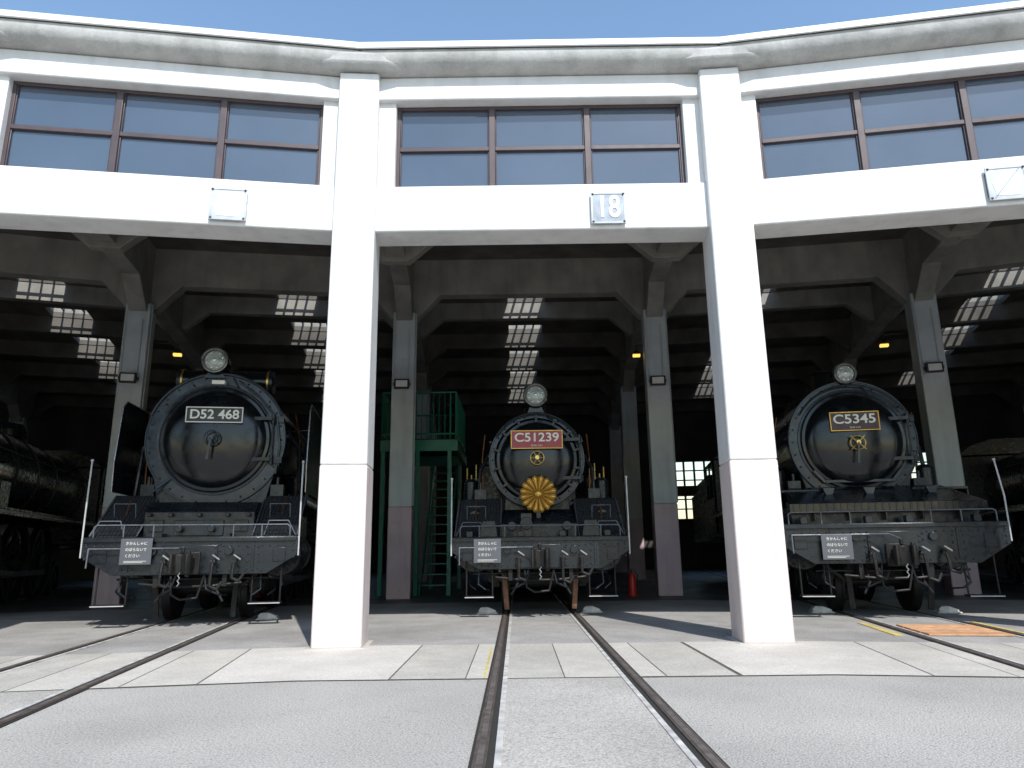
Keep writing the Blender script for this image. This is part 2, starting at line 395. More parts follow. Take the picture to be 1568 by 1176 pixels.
# ------------------------------------------------------------------ locomotives
def loco(th,rp,K):
    root=empty('steam_locomotive',Mpol(th)@Matrix.Translation((0,rp,0)))
    W=K['W'];R=K['R'];Rd=K['Rd'];zc=K['zc'];ys=K['ys'];zt=K['zt'];zb=K.get('zb',.72); kind=K['kind']
    B=lambda n,m,bv=0,sm=True: MB(n,m,root,bv,sm)
    a=B('buffer_beam','blk2',.008)
    a.prism([(-W,zt),(W,zt),(W,zb+.26),(W-.42,zb),(-W+.42,zb),(-W,zb+.26)],0,.05)
    a.box(-W,W,.05,.30,zt-.05,zt-.002); a.box(-W+.02,W-.02,-.03,.0,zt-.07,zt-.01)
    a.box(-.36,.36,-.02,0,zb+.02,zt-.12)
    for sg in (-1,1):
        a.box(sg*.85-.02,sg*.85+.02,-.012,0,zb+.05,zt-.08)
        a.box(sg*(W-.25)-.09,sg*(W-.25)+.09,-.014,0,zt-.36,zt-.16)
        a.cyl((sg*.52,-.05,zt-.2),(sg*.52,0,zt-.2),.06)
    a.done()
    a=B('rivets','ring')
    for i in range(27):
        x=-W+.06+i*(2*W-.12)/26
        if not(-.4<x<.4): a.sph((x,-.004,zt-.13),.015,seg=8,rings=5)
        if abs(x)<W-.42 and abs(x)>.4: a.sph((x,-.004,zb+.05),.015,seg=8,rings=5)
    for sg in (-1,1):
        for z in (.3,.2,.1): a.sph((sg*(W-.05),-.004,zt-z),.015,seg=8,rings=5)
        for dx in (.0,.09):
            for j in range(4): a.sph((sg*(.78+dx*1.6),-.004,zb+.08+j*.1),.017,seg=8,rings=5)
        for j in range(5): a.sph((sg*.39,-.004,zb+.06+j*.09),.017,seg=8,rings=5); a.sph((sg*.33,-.024,zb+.06+j*.08),.015,seg=8,rings=5)
    a.done()
    a=B('main_frame','grime')
    for sg in (-1,1): a.box(sg*.47-.03,sg*.47+.03,.05,9.6,.55,1.3)
    a.box(-.6,.6,.3,1.2,1.0,1.15); a.box(-.5,.5,1.3,1.5,.5,1.2); a.box(-.44,.44,1.6,9.4,.8,1.25)
    a.done()
    a=B('coupler','grime',.015)
    a.box(-.14,.14,-.06,.0,.72,1.04); a.box(-.075,.075,-.30,-.02,.80,.96)
    a.prism([(-.11,-.30),(.08,-.30),(.12,-.36),(.13,-.47),(.08,-.52),(.05,-.49),(.05,-.42),(-.02,-.39),(-.09,-.41),(-.12,-.49),(-.155,-.49),(-.15,-.36)],.74,1.01,'z')
    a.cyl((.085,-.44,.70),(.085,-.44,1.05),.03); a.cyl((-.02,-.33,1.01),(-.02,-.33,1.10),.025)
    a.done()
    a=B('coupler_chain','steel')
    for i in range(5): 
        z=.74-.035*i; 
        a.tube([(-.02+.014*(-1)**i,-.44,z+.02),(-.02-.014*(-1)**i,-.44,z-.02)],.008)
    a.done()
    a=B('uncoupling_lever','grod')
    a.tube([(-W+.12,-.10,zt-.42),(-W+.12,-.08,zt-.16),(-.35,-.08,zt-.16),(-.12,-.18,zt-.16),(-.02,-.33,1.10)],.011)
    a.done()
    a=B('brake_hoses','grime')
    for x,l in ((.33,.40),(-.34,.36),(.62,.28)):
        a.cyl((x,-.02,.92),(x,-.10,.92),.03,seg=10)
        pts=[(x,-.08-.12*math.sin(t*.9),.92-l*(1-math.cos(t))*.9) for t in [i*.26 for i in range(7)]]
        a.tube(pts,.024); p=pts[-1]; a.tube([p,(p[0]+.10,p[1]-.03,p[2]-.04),(p[0]+.16,p[1],p[2]+.06)],.020)
    a.tube([(-.7,.1,.60),(-.2,.06,.55),(.3,.06,.56),(.7,.1,.60)],.02)
    a.tube([(-.25,.0,.7),(-.22,-.02,.45),(-.1,-.02,.38),(.12,0,.4),(.2,0,.7)],.016)
    a.done()
    a=B('hose_cocks','steel')
    for x in (.33,-.34,.62): a.rbox((x+.04,-.11,.96),(.12,.016,.02),Matrix.Rotation(rad(35),3,'Y')); a.cyl((x,-.12,.90),(x,-.05,.90),.026,seg=10)
    a.done()
    a=B('underside_pipework','blk2')
    for sg in (-1,1):
        a.tube([(sg*.95,.15,zb+.1),(sg*.97,.10,.50),(sg*.86,.08,.42),(sg*.80,.3,.40)],.013)
        a.tube([(sg*1.10,.6,.62),(sg*1.12,.45,.48),(sg*1.02,.40,.40)],.012)
        a.tube([(sg*.18,.05,zb+.05),(sg*.24,.0,.52),(sg*.40,.05,.44),(sg*.46,.3,.42)],.015)
    a.tube([(-1.05,.25,.66),(1.05,.25,.66)],.016)
    a.done()
    a=B('front_handrail','grod')
    zh=zt+.17
    a.tube([(-W+.12,.03,zt),(-W+.12,.03,zh-.03),(-W+.16,.03,zh),(-.55,.03,zh)],.010); a.tube([(.55,.03,zh),(W-.16,.03,zh),(W-.12,.03,zh-.03),(W-.12,.03,zt)],.010)
    for x in (-.95,-.55,.55,.95): a.cyl((x,.03,zt-.02),(x,.03,zh),.010,seg=8)
    a.tube([(-.55,.03,zh),(.55,.03,zh)],.007)
    a.done()
    a=B('corner_poles','wrod')
    for sg in (-1,1):
        zt2=K.get('pole',2.15); lean=K.get('lean',0)
        x=sg*(W+.015)
        a.tube([(x,.02,zt-.28),(x,.02,zt+.35),(x+sg*lean*-1,.04,zt2)],.012); a.sph((x-sg*lean,.04,zt2),.022)
        a.cyl((x,.02,zt-.02),(sg*(W-.1),.02,zt-.02),.011,seg=8)
    a.done()
    a=B('steps','grime',.003)
    for sg in (-1,1):
        for xa in (W-.62,W-.22): a.tube([(sg*xa,.10,zb+.2),(sg*xa,.08,.32),],.014)
        q=sorted((sg*(W-.64),sg*(W-.20))); a.box(q[0],q[1],-.02,.18,.30,.325)
    a.done()
    a=B('step_edges','wrod')
    for sg in (-1,1): q=sorted((sg*(W-.64),sg*(W-.20))); a.box(q[0],q[1],-.028,-.021,.304,.316)
    a.done()
    a=B('rail_guards','rustw' if kind=='C51' else 'grime',.006)
    for sg in (-1,1):
        a.rbox((sg*.555,.42,.40),(.08,.035,.62),Matrix.Rotation(rad(4*sg),3,'Y')@Matrix.Rotation(rad(8),3,'X'))
    a.done()
    a=B('guard_brackets','grime',.004)
    for sg in (-1,1):
        a.box(sg*.53-.06,sg*.53+.06,.32,.46,.62,.78); a.rbox((sg*.72,.5,.62),(.42,.03,.05),Matrix.Rotation(rad(-38*sg),3,'Y'))
        a.tube([(sg*.38,.2,.75),(sg*.36,.1,.5),(sg*.46,.08,.34)],.02)
        a.cyl((sg*.75,.8,.56),(sg*.75,1.1,.56),.09)
        for i in range(5): a.box(sg*.70-.035,sg*.70+.035,1.35-.42+i*.07,1.35+.42-i*.07,.86+i*.018,.875+i*.018)
    a.cyl((-.8,1.35,.46),(.8,1.35,.46),.08); a.box(-.85,.85,1.1,1.25,.5,.62)
    a.box(-.78,-.66,.9,1.9,.42,.62); a.box(.66,.78,.9,1.9,.42,.62)
    a.done()
    def wheel(b,x,y,r,sg,sp):
        b.lathe([(r-.09,-.06),(r+.0,-.06),(r,.055),(r+.028,.06),(r+.028,.085),(r-.09,.085),(r-.09,-.06)],(x,y,r),'x',40)
        b.cyl((x-.09,y,r),(x+.09,y,r),r*.2)
        for i in range(sp):
            an=2*math.pi*i/sp; m=(r-.09+r*.15)/2
            b.rbox((x,y+m*math.cos(an),r+m*math.sin(an)),(.05,.06,r-.09-r*.1),Matrix.Rotation(math.pi/2-an,3,'X') )
    a=B('wheels','grime')
    for sg in (-1,1):
        y=1.35
        a.lathe([(0,-.04),(.2,-.05),(.36,-.03),(.43,-.06),(.43,.07),(0,.07)] if sg>0 else [(0,.04),(.2,.05),(.36,.03),(.43,.06),(.43,-.07),(0,-.07)],(sg*.555,y,.435),'x',40)
        a.lathe([(.3,-.015),(.458,-.015),(.458,.015),(.3,.015)],(sg*.515,y,.46),'x',40)
        for y in K.get('drv',(3.9,5.6,7.3)): wheel(a,sg*.57,y,K.get('dr',.80),sg,13)
        wheel(a,sg*.56,9.0,.43,sg,9)
    a.done()
    a=B('side_rods','steel',.004)
    for sg in (-1,1):
        dv=K.get('drv',(3.9,5.6,7.3)); z=K.get('dr',.8)-.25
        a.box(sg*.72-.03,sg*.72+.03,dv[0],dv[-1],z-.06,z+.06); a.rbox((sg*.82,3.6,z+.1),(.05,3.8,.10),Matrix.Rotation(rad(-3),3,'X'))
    a.done()
    a=B('cylinders','blk2',.004)
    for sg in (-1,1):
        x=sg*1.06
        a.lathe([(0,-.08),(.12,-.08),(.14,0),(.34,.0),(.36,.04),(.33,.06),(.33,1.1),(.36,1.12),(.36,1.16),(0,1.16)],(x,.95,1.0),'y',36)
        a.lathe([(0,-.2),(.10,-.2),(.12,-.05),(.20,-.03),(.20,1.35),(0,1.35)],(x,.85,1.55),'y',28)
        a.box(x-.28,x+.28,1.05,2.0,1.1,1.6)
        for i in range(12): a.sph((x+.30*math.cos(i*math.pi/6),.945,1.0+.30*math.sin(i*math.pi/6)),.02,seg=8,rings=5)
    a.done()
    zr_=K.get('zr',1.9)
    a=B('running_boards','blk2',.004)
    for sg in (-1,1):
        q=sorted((sg*.7,sg*(W-.02))); a.box(q[0],q[1],1.0,9.4,zr_-.04,zr_)
        q=sorted((sg*(W-.045),sg*(W-.018))); a.box(q[0],q[1],1.0,9.4,zr_-.14,zr_-.041)
    a.done()
    a=B('board_edge_line','wrod')
    for sg in (-1,1):
        q=sorted((sg*(W-.0175),sg*(W-.0145))); a.box(q[0],q[1],1.02,9.4,zr_-.10,zr_-.06)
    a.done()
    a=B('boiler','blk2')
    a.lathe([(R*.93,ys+2.2),(R*.95,ys+2.3),(R*.97,9.3),(0,9.3)],(0,0,zc),'y',64)
    for y in (ys+2.6,ys+4.0,ys+5.4): a.lathe([(R*.93,y),(R*.985,y),(R*.985,y+.06),(R*.93,y+.06)],(0,0,zc),'y',64)
    a.lathe([(.36,0),(.36,.25),(.26,.42),(0,.5)],(0,ys+3.2,zc+R*.85),'z',32)
    a.lathe([(.40,0),(.40,.3),(.3,.45),(0,.52)],(0,ys+4.8,zc+R*.85),'z',32)
    a.done()
    a=B('boiler_handrails','grod')
    for sg in (-1,1):
        a.tube([(sg*(R*.98),ys+.2,zc+.35),(sg*(R*.98),9.0,zc+.35)],.016)
    a.done()
    a=B('cab','blk2',.02)
    for sg in (-1,1):
        q=sorted((sg*1.36,sg*1.40)); a.box(q[0],q[1],9.35,11.5,1.4,2.4); a.box(q[0],q[1],9.35,9.6,2.4,3.4); a.box(q[0],q[1],10.3,10.5,2.4,3.4); a.box(q[0],q[1],11.2,11.5,2.4,3.4)
    a.prism([(-1.4,3.4),(-1.1,3.68),(-.5,3.85),(.5,3.85),(1.1,3.68),(1.4,3.4)],9.2,11.9)
    a.box(-1.36,1.36,9.35,9.4,1.4,3.4); a.box(-1.36,1.36,9.4,11.5,1.3,1.5)
    a.box(-1.35,1.35,11.9,17.5,1.2,2.9); a.box(-1.2,1.2,12.6,17,2.9,3.3)
    a.done()
    a=B('smokebox','blk')
    a.lathe([(R*.985,ys+2.25),(R*.985,ys+.10),(R,ys+.09),(R,ys+.02)],(0,0,zc),'y',96)
    a.done()
    a=B('smokebox_front_ring','ring')
    a.lathe([(R,ys+.02),(R-.012,ys+.0),(Rd+.055,ys-.005),(Rd+.05,ys+.01)],(0,0,zc),'y',96)
    if kind!='C51': a.lathe([(Rd+.075,ys-.005),(Rd+.07,ys-.03),(Rd+.04,ys-.035),(Rd+.02,ys-.02),(Rd+.02,ys+.02)],(0,0,zc),'y',96)
    a.lathe([(R+.004,ys+.012),(R-.005,ys-.012),(R-.022,ys-.012),(R-.03,ys+.002)],(0,0,zc),'y',96)
    a.done()
    a=B('smokebox_door','blk')
    dm=K.get('dome',.17)
    prof=[(Rd+.03,ys+.02),(Rd+.03,ys-.025),(Rd+.01,ys-.05),(Rd-.035,ys-.055),(Rd-.045,ys-.045)]
    for i in range(1,15):
        t=i/14; r=(Rd-.045)*(1-t) if i<14 else 0
        prof.append((r,ys-.045-dm*math.sin(math.acos(min(1,(r/(Rd-.045)))))**1.1 if r>0 else ys-.045-dm))
    a.lathe(prof,(0,0,zc),'y',96)
    a.done()
    yd=ys-.045-dm
    if kind=='C53':
        a=B('door_lower_bar','ring',.006); a.box(-.52,.52,ys-.10,ys-.02,zc-Rd+.10,zc-Rd+.15)
        for sg in(-1,1): a.rbox((sg*.60,ys-.06,zc-Rd+.21),(.05,.07,.26),Matrix.Rotation(rad(sg*40),3,'Y'))
        a.done()
    a=B('door_fittings','blk2')
    nb=28 if kind!='C51' else 24
    for i in range(nb):
        t=2*math.pi*i/nb; a.sph(((R-.065)*math.cos(t),ys-.004,zc+(R-.065)*math.sin(t)),.017,seg=8,rings=5)
    nd=K.get('dogs',0)
    for i in range(nd):
        t=2*math.pi*(i+.5)/nd; L=Matrix.Rotation(-t,3,'Y')
        a.rbox(((Rd+.03)*math.cos(t),ys-.075,zc+(Rd+.03)*math.sin(t)),(.12,.03,.035),L)
        a.cyl(((Rd+.06)*math.cos(t),ys-.12,zc+(Rd+.06)*math.sin(t)),((Rd+.06)*math.cos(t),ys,zc+(Rd+.06)*math.sin(t)),.016,seg=8)
    for z in (-.33,.33):
        a.rbox((Rd-.14,ys-.115,zc+z),(.40,.03,.055),Matrix.Rotation(rad(-9),3,'Z'))
        a.cyl((Rd+.06,ys-.08,zc+z-.07),(Rd+.06,ys-.08,zc+z+.07),.035,seg=12)
        a.box(Rd+.05,R-.04,ys-.05,ys,zc+z-.05,zc+z+.05)
    a.cyl((Rd+.06,ys-.08,zc-.42),(Rd+.06,ys-.08,zc+.42),.015,seg=8)
    a.done()
    a=B('door_handrail','ring' if kind=='D52' else 'blk2')
    ra=(Rd+R)/2+.02 if kind!='C51' else R-.02
    if kind=='D52':
        a.arc((0,zc),Rd+.05,.018,28,152,30,y=ys-.10)
        a.arc((0,zc),R+.0,.022,20,160,30,y=ys-.02)
        a.tube([(.3,ys-.06,zc+R-.12),(.62,ys-.08,zc+.72),(.93,ys-.06,zc+.35),(1.0,ys-.04,zc-.1),(.95,ys-.02,zc-.55)],.018)
        a.tube([(-.62,ys-.02,zc-.62),(-.78,ys-.1,zc-.78),(-.9,ys-.1,1.9)],.02)
    else: a.arc((0,zc),ra,.016,30,150,30,y=ys-.09)
    for t in (35,65,90,115,145): a.cyl((ra*math.cos(rad(t)),ys-.09,zc+ra*math.sin(rad(t))),(ra*math.cos(rad(t)),ys,zc+ra*math.sin(rad(t))),.014,seg=8)
    a.tube([(.12,ys+.1,K['hl']-.15),(.22,ys-.03,zc+R-.10),(.30,ys-.04,zc+Rd+.02)],.012)
    a.done()
    hz=zc+K.get('hz',0)
    hm='brass' if kind!='D52' else 'ring'
    a=B('door_handle',hm)
    a.cyl((0,yd-.13,hz),(0,yd+.03,hz),.035)
    a.arc((0,hz),.115,.012,0,360,24,y=yd-.08)
    for t in ((0,60,120,180,240,300) if kind=='C51' else (45,135,225,315)):
        a.cyl((0,yd-.08,hz),(.115*math.cos(rad(t)),yd-.08,hz+.115*math.sin(rad(t))),.010,seg=8)
    if kind=='C53':
        for t in (45,135,225,315): a.cyl((0,yd-.08,hz),(.16*math.cos(rad(t)),yd-.08,hz+.16*math.sin(rad(t))),.012,seg=8)
    a.done()
    a=B('door_lever','ring'); a.lathe([(0,-.02),(.075,-.02),(.09,.04),(0,.05)],(0,yd-.01,hz),'y',24)
    if kind!='C51': a.rbox((-.02,yd-.12,hz-.17),(.035,.02,.34),Matrix.Rotation(rad(6),3,'Y'))
    a.done()
    a=B('smokebox_saddle','blk2',.01)
    if K['skirt']:
        a.prism([(-R*.86,zc-R*.50),(R*.86,zc-R*.50),(R*.80,zc-R*.72),(.80,1.72),(-.80,1.72),(-R*.80,zc-R*.72)],ys+.03,ys+.12)
    a.prism([(-.55,zc-R*.7),(.55,zc-R*.7),(.62,1.15),(-.62,1.15)],ys+.25,ys+1.7)
    a.done()
    a=B('deck_tread_plates','tread')
    yt=K.get('yt',1.0)
    if kind!='C53':
        for sg in (-1,1):
            xi=K['xi']; x0,x1=sg*xi,sg*(W-.03)
            a.hexa([(x0,.12,zt-.02),(x1,.12,zt-.02),(x1,yt,zr_-.03),(x0,yt,zr_-.03),(x0,.12,zt+.01),(x1,.12,zt+.01),(x1,yt,zr_),(x0,yt,zr_)])
            q=sorted((sg*xi,sg*(W-.03))); a.box(q[0],q[1],yt,yt+.8,zr_+.002,zr_+.012)
    a.done()
    a=B('deck_edges','grod')
    if kind!='C53':
        for sg in (-1,1):
            a.tube([(sg*(W-.03),.12,zt+.02),(sg*(W-.03),yt,zr_+.01)],.009); a.tube([(sg*K['xi'],.12,zt+.02),(sg*K['xi'],yt,zr_+.01)],.008)
            a.tube([(sg*(W-.5),.10,zt+.02),(sg*(W-.44),.10,zt+.23),(sg*(W-.16),.10,zt+.23),(sg*(W-.05),.10,zt+.02)],.008)
            a.tube([(sg*(W-.2),.5,zt+.3),(sg*(W-.2),.45,zt+.5),(sg*(W-.5),.45,zt+.5),(sg*(W-.5),.5,zt+.3)],.008)
    a.done()
    a=B('front_casing','blk2',.008)
    if kind=='D52':
        a.box(-.78,.78,.30,.95,zt,1.62); a.prism([(.30,1.62),(.95,1.62),(.95,1.80),(.55,1.78)],-.79,.79,'x')
        a.box(-.35,.35,.27,.30,zt+.02,1.5)
        for sg in (-1,1): a.box(sg*.6-.1,sg*.6+.1,.28,.30,zt+.08,1.5)
        for x in (-.7,-.4,0,.4,.7): a.box(x-.03,x+.03,.22,.30,1.55,1.60)
        for x in (-.25,.2): a.cyl((x,.15,zt+.12),(x,.35,zt+.12),.05)
    elif kind=='C51':
        a.box(-.62,.62,.35,1.0,zt,1.42); a.prism([(.35,1.42),(1.0,1.42),(1.0,1.68)],-.6,.6,'x')
        a.box(-.30,-.12,.2,.5,zt,1.58); a.cyl((-.21,.15,1.42),(-.21,.55,1.42),.10)
        for sg in (-1,1): 
            a.cyl((sg*.44,.22,1.38),(sg*.44,.6,1.38),.075)
            a.prism([(sg*.66,zt),(sg*.98,zt),(sg*.90,zt+.25),(sg*.70,zt+.25)],.08,.12)
        for x in (-1.1,-.3,.35,1.05): a.box(x-.05,x+.05,.0,.09,zt,zt+.09)
    else:
        a.prism([(-1.36,1.66),(1.36,1.66),(1.30,1.4),(1.30,zt-.02),(-1.30,zt-.02),(-1.30,1.4)],.30,.36)
        for x in (-1.2,-.3,.25,1.15): a.box(x-.05,x+.05,.0,.12,zt,zt+.10)
    a.done()
    if kind=='C53':
        a=B('front_apron','blk',.004)
        a.hexa([(-1.36,.14,1.60),(1.36,.14,1.60),(1.2,1.25,1.92),(-1.2,1.25,1.92),(-1.36,.14,1.63),(1.36,.14,1.63),(1.2,1.25,1.95),(-1.2,1.25,1.95)])
        a.box(-1.36,1.36,.12,.14,1.50,1.63)
        for x in (-1.0,-.5,0,.5,1.0): a.box(x-.012,x+.012,.16,.30,1.38,1.60)
        for i in range(28): a.box(-1.3+i*.096-.012,-1.3+i*.096+.012,.112,.12,1.51,1.62)
        a.done()
        a=B('apron_gussets','ring',.003)
        for x in (-.62,-.02,.88): a.prism([(x-.09,1.90),(x+.09,1.90),(x+.035,1.76),(x-.035,1.76)],.72,.78)
        a.done()
    a=B('pipework','blk2')
    for sg in (-1,1):
        a.tube([(sg*(R*.93),ys+.5,zc+.25),(sg*(R+.16),ys+.45,zc-.1),(sg*(R+.20),ys+.4,zr_)],.035)
        a.tube([(sg*.70,.45,zt+.02),(sg*.74,.6,zt+.3),(sg*.78,.9,zt+.42)],.022)
        a.tube([(sg*(R*.99),ys+.25,zc+.1),(sg*(R+.02),ys+1.8,zc+.1)],.03)
        a.lathe([(0,0),(.13,0),(.13,.36),(.08,.42),(0,.42)],(sg*1.18,1.7,zr_),'z',20)
        a.box(sg*1.12-.1,sg*1.12+.1,2.4,2.9,zr_,zr_+.5)
        a.box(sg*.98-.10,sg*.98+.10,ys+.05,ys+.22,zr_,zr_+.18); a.cyl((sg*.98,ys+.1,zr_+.18),(sg*.98,ys+.1,zr_+.30),.03)
    a.done()
    a=B('copper_pipes','copper')
    for sg in (-1,1):
        a.tube([(sg*(R+.08),ys+.35,zc+.5),(sg*(R+.14),ys+.6,zc+.1),(sg*(R+.12),ys+.6,zr_+.05)],.014)
        a.tube([(sg*(W-.35),.5,zt+.25),(sg*(W-.33),.7,zr_-.1),(sg*(W-.33),ys+.3,zr_+.04)],.012)
    a.done()
    if kind=='C51':
        a=B('brass_pipes','brass')
        for sg in (-1,1):
            for x in (1.02,1.10,1.19,1.27): a.cyl((sg*x,1.75+x*.2,zr_),(sg*x,1.75+x*.2,zr_+.62+.1*math.sin(x*30)),.014,seg=8)
            a.cyl((sg*1.0,2.0,zr_+.42),(sg*1.3,2.0,zr_+.42),.012,seg=8)
        a.done()
    a=B('chimney','blk')
    cz=zc+R*.9; ch=K.get('chim',.42)
    a.lathe([(.30,0),(.22,.10),(.20,ch-.05),(.235,ch-.03),(.235,ch),(.17,ch),(.17,.1)],(0,ys+K.get('cy',1.1),cz),'z',32)
    a.done()
    hl=K['hl']; hr=K['hr']; yh=K.get('yh',ys-.05); hx=K.get('hx',0)
    a=B('headlight_housing','blk')
    a.lathe([(hr-.03,.07),(hr-.015,.0),(hr+.012,-.01),(hr+.02,.02),(hr+.015,.06),(hr*.97,.07),(hr*.95,.30),(hr*.6,.42),(0,.46)],(hx,yh,hl),'y',40)
    a.prism([(hx-.17,zc+R*.93),(hx+.17,zc+R*.93),(hx+.09,hl-hr*.8),(hx-.09,hl-hr*.8)],yh+.08,yh+.26)
    a.box(hx-.05,hx+.05,yh+.05,yh+.3,hl+hr*.9,hl+hr*1.12)
    a.done()
    a=B('headlight_lens','lens'); a.lathe([(hr-.02,.03),(hr*.8,.012),(hr*.78,.004),(hr*.62,-.010),(hr*.60,-.016),(hr*.40,-.022),(hr*.38,-.028),(0,-.033)],(hx,yh,hl),'y',40); a.done()
    a=B('headlight_rim','steel'); a.lathe([(hr-.022,.004),(hr-.006,-.016),(hr+.012,-.002)],(hx,yh,hl),'y',40); a.done()
    a=B('headlight_reflector','lensr')
    for q in (.30,.50,.70): a.lathe([(hr*q+.006,-.030+q*.03),(hr*q,-.037+q*.03),(hr*q-.006,-.030+q*.03)],(hx,yh,hl),'y',32)
    for t in (20,60,120,160,200,250,290,340): a.sph((hx+hr*.62*math.cos(rad(t)),yh-.012,hl+hr*.62*math.sin(rad(t))),.018,(1,.3,1),seg=8,rings=5)
    a.sph((hx,yh-.03,hl),.035,(1,.5,1)); a.done()
    if kind=='D52':
        a=B('feedwater_heater','blk'); zf=K['zc']+R-.04; yf=ys+.42
        a.lathe([(.19,-.70),(.19,.70)],(0,yf,zf),'x',32)
        for x in (-.35,.35): a.lathe([(.19,x-.03),(.205,x-.03),(.205,x+.03),(.19,x+.03)],(0,yf,zf),'x',32)
        a.box(-.5,.5,yf-.2,yf+.2,zf-.3,zf-.1); a.done()
        a=B('heater_caps','brass')
        for sg in (-1,1): a.lathe([(.19,sg*.67),(.212,sg*.67),(.212,sg*.70),(.19,sg*.70)],(0,yf,zf),'x',32)
        a.done()
        a=B('heater_ends','blk2')
        for sg in (-1,1): a.lathe([(.20,sg*.70),(.20,sg*.76),(.12,sg*.79),(0,sg*.80)],(0,yf,zf),'x',32)
        a.done()
        a=B('small_plate','letw',.003); a.box(-.10,.10,yh-.03,yh+.1,hl-hr-.2,hl-hr-.14); a.done()
        a=B('smoke_deflectors','blk',.006)
        for sg in (-1,1):
            q=sorted((sg*(W-.03),sg*(W-.018)))
            a.prism([(.75,zr_+.05),(3.2,zr_+.05),(3.2,3.42),(1.0,3.42),(.85,3.3),(.72,2.4)],q[0],q[1],'x')
            for z in (2.3,3.1): a.cyl((sg*(W-.03),1.6,z),(sg*(R*.9),1.6,z-.05),.016,seg=8)
        a.done()
        a=B('deflector_trim','steel')
        for sg in (-1,1): a.tube([(sg*(W-.024),.75,zr_+.05),(sg*(W-.024),.72,2.4),(sg*(W-.024),.85,3.3),(sg*(W-.024),1.0,3.42),(sg*(W-.024),3.2,3.42)],.010)
        a.done()
    if kind=='C51' and K.get('emblem',1):
        e2=B('emblem_disc','golddk'); yE=ys-.42; zE=zc-.62
        e2.lathe([(0,.0),(.25,.0),(.25,.015),(0,.015)],(0,yE,zE),'y',32); e2.done()
        e2=B('chrysanthemum_emblem','gold')
        for i in range(16):
            an=2*math.pi*(i+.5)/16; vs=[];fs=[]; ns,ntt=10,6
            for j in range(ns+1):
                s=j/ns; r=.05+.265*s; wd=math.tan(math.pi/16)*r*.88
                if s>.8: wd*=math.sqrt(max(0.0,1-((s-.8)/.2)**2))+.02
                for l in range(ntt+1):
                    t=-1+2*l/ntt; hgt=.008+.042*(1-t*t)*(0.5+.5*s)*(1 if s<.85 else max(.1,1-(s-.85)/.17))
                    u=r; v=wd*t
                    vs.append((u*math.cos(an)-v*math.sin(an),yE-hgt,zE+u*math.sin(an)+v*math.cos(an)))
            for j in range(ns):
                for l in range(ntt):
                    p=j*(ntt+1)+l; fs.append((p,p+1,p+ntt+2,p+ntt+1))
            e2.add(vs,fs)
        e2.sph((0,yE-.02,zE),.06,(1,.5,1)); e2.done()
        e2=B('emblem_bracket','blk2'); e2.box(-.035,.035,yE+.02,yE+.05,zt,zE+.1); e2.done()
    pw,ph,pz,pm,lm,tx=K['plate']
    yp=ys-K.get('py',.20)
    a=B('number_plate',pm,.004); a.box(-pw/2,pw/2,yp-.012,yp,zc+pz-ph/2,zc+pz+ph/2); a.done()
    a=B('plate_border',lm,.002)
    f=.012; z0=zc+pz-ph/2; z1=zc+pz+ph/2
    a.box(-pw/2-.004,pw/2+.004,yp-.022,yp+.002,z1-f,z1+.004); a.box(-pw/2-.004,pw/2+.004,yp-.022,yp+.002,z0-.004,z0+f)
    a.box(-pw/2-.004,-pw/2+f,yp-.021,yp+.002,z0+f,z1-f); a.box(pw/2-f,pw/2+.004,yp-.021,yp+.002,z0+f,z1-f); a.done()
    a=B('plate_brackets','blk2')
    for x in (-pw*.38,pw*.38): a.box(x-.02,x+.02,yp,ys-.04,zc+pz-.05,zc+pz+.05)
    a.done()
    if tx:
        sub=K.get('sub')
        text(tx,root,(0,yp-.016,zc+pz+(.03 if sub else 0)),pw*.86,ph*(.50 if sub else .62),'letw',name='plate_lettering',off=.016)
        if sub: text(sub,root,(0,yp-.016,zc+pz-ph*.34),pw*.22,ph*.10,'letw',name='plate_class_lettering',off=.01)
    if K.get('sx') is not None:
        sx=K['sx']; sz=K['sz']
        a=B('notice_board','board',.003); a.box(sx-.21,sx+.21,-.09,-.075,sz-.18,sz+.18); a.done()
        a=B('notice_bracket','grime'); a.box(sx-.15,sx-.12,-.075,.0,sz-.1,sz+.1); a.box(sx+.12,sx+.15,-.075,0,sz-.1,sz+.1); a.done()
        for i,s in enumerate(('きかんしゃに','のぼらないで','ください')):
            text(s,root,(sx-(0 if i<2 else .045),-.093,sz+.11-i*.085),.28 if i<2 else .19,.045,'letw',name='notice_lettering',ext=.001,off=0)
        a=B('notice_small_print','letw'); a.box(sx-.15,sx+.15,-.0925,-.0905,sz-.135,sz-.130); a.box(sx-.15,sx+.10,-.0925,-.0905,sz-.153,sz-.148); a.done()
    return root

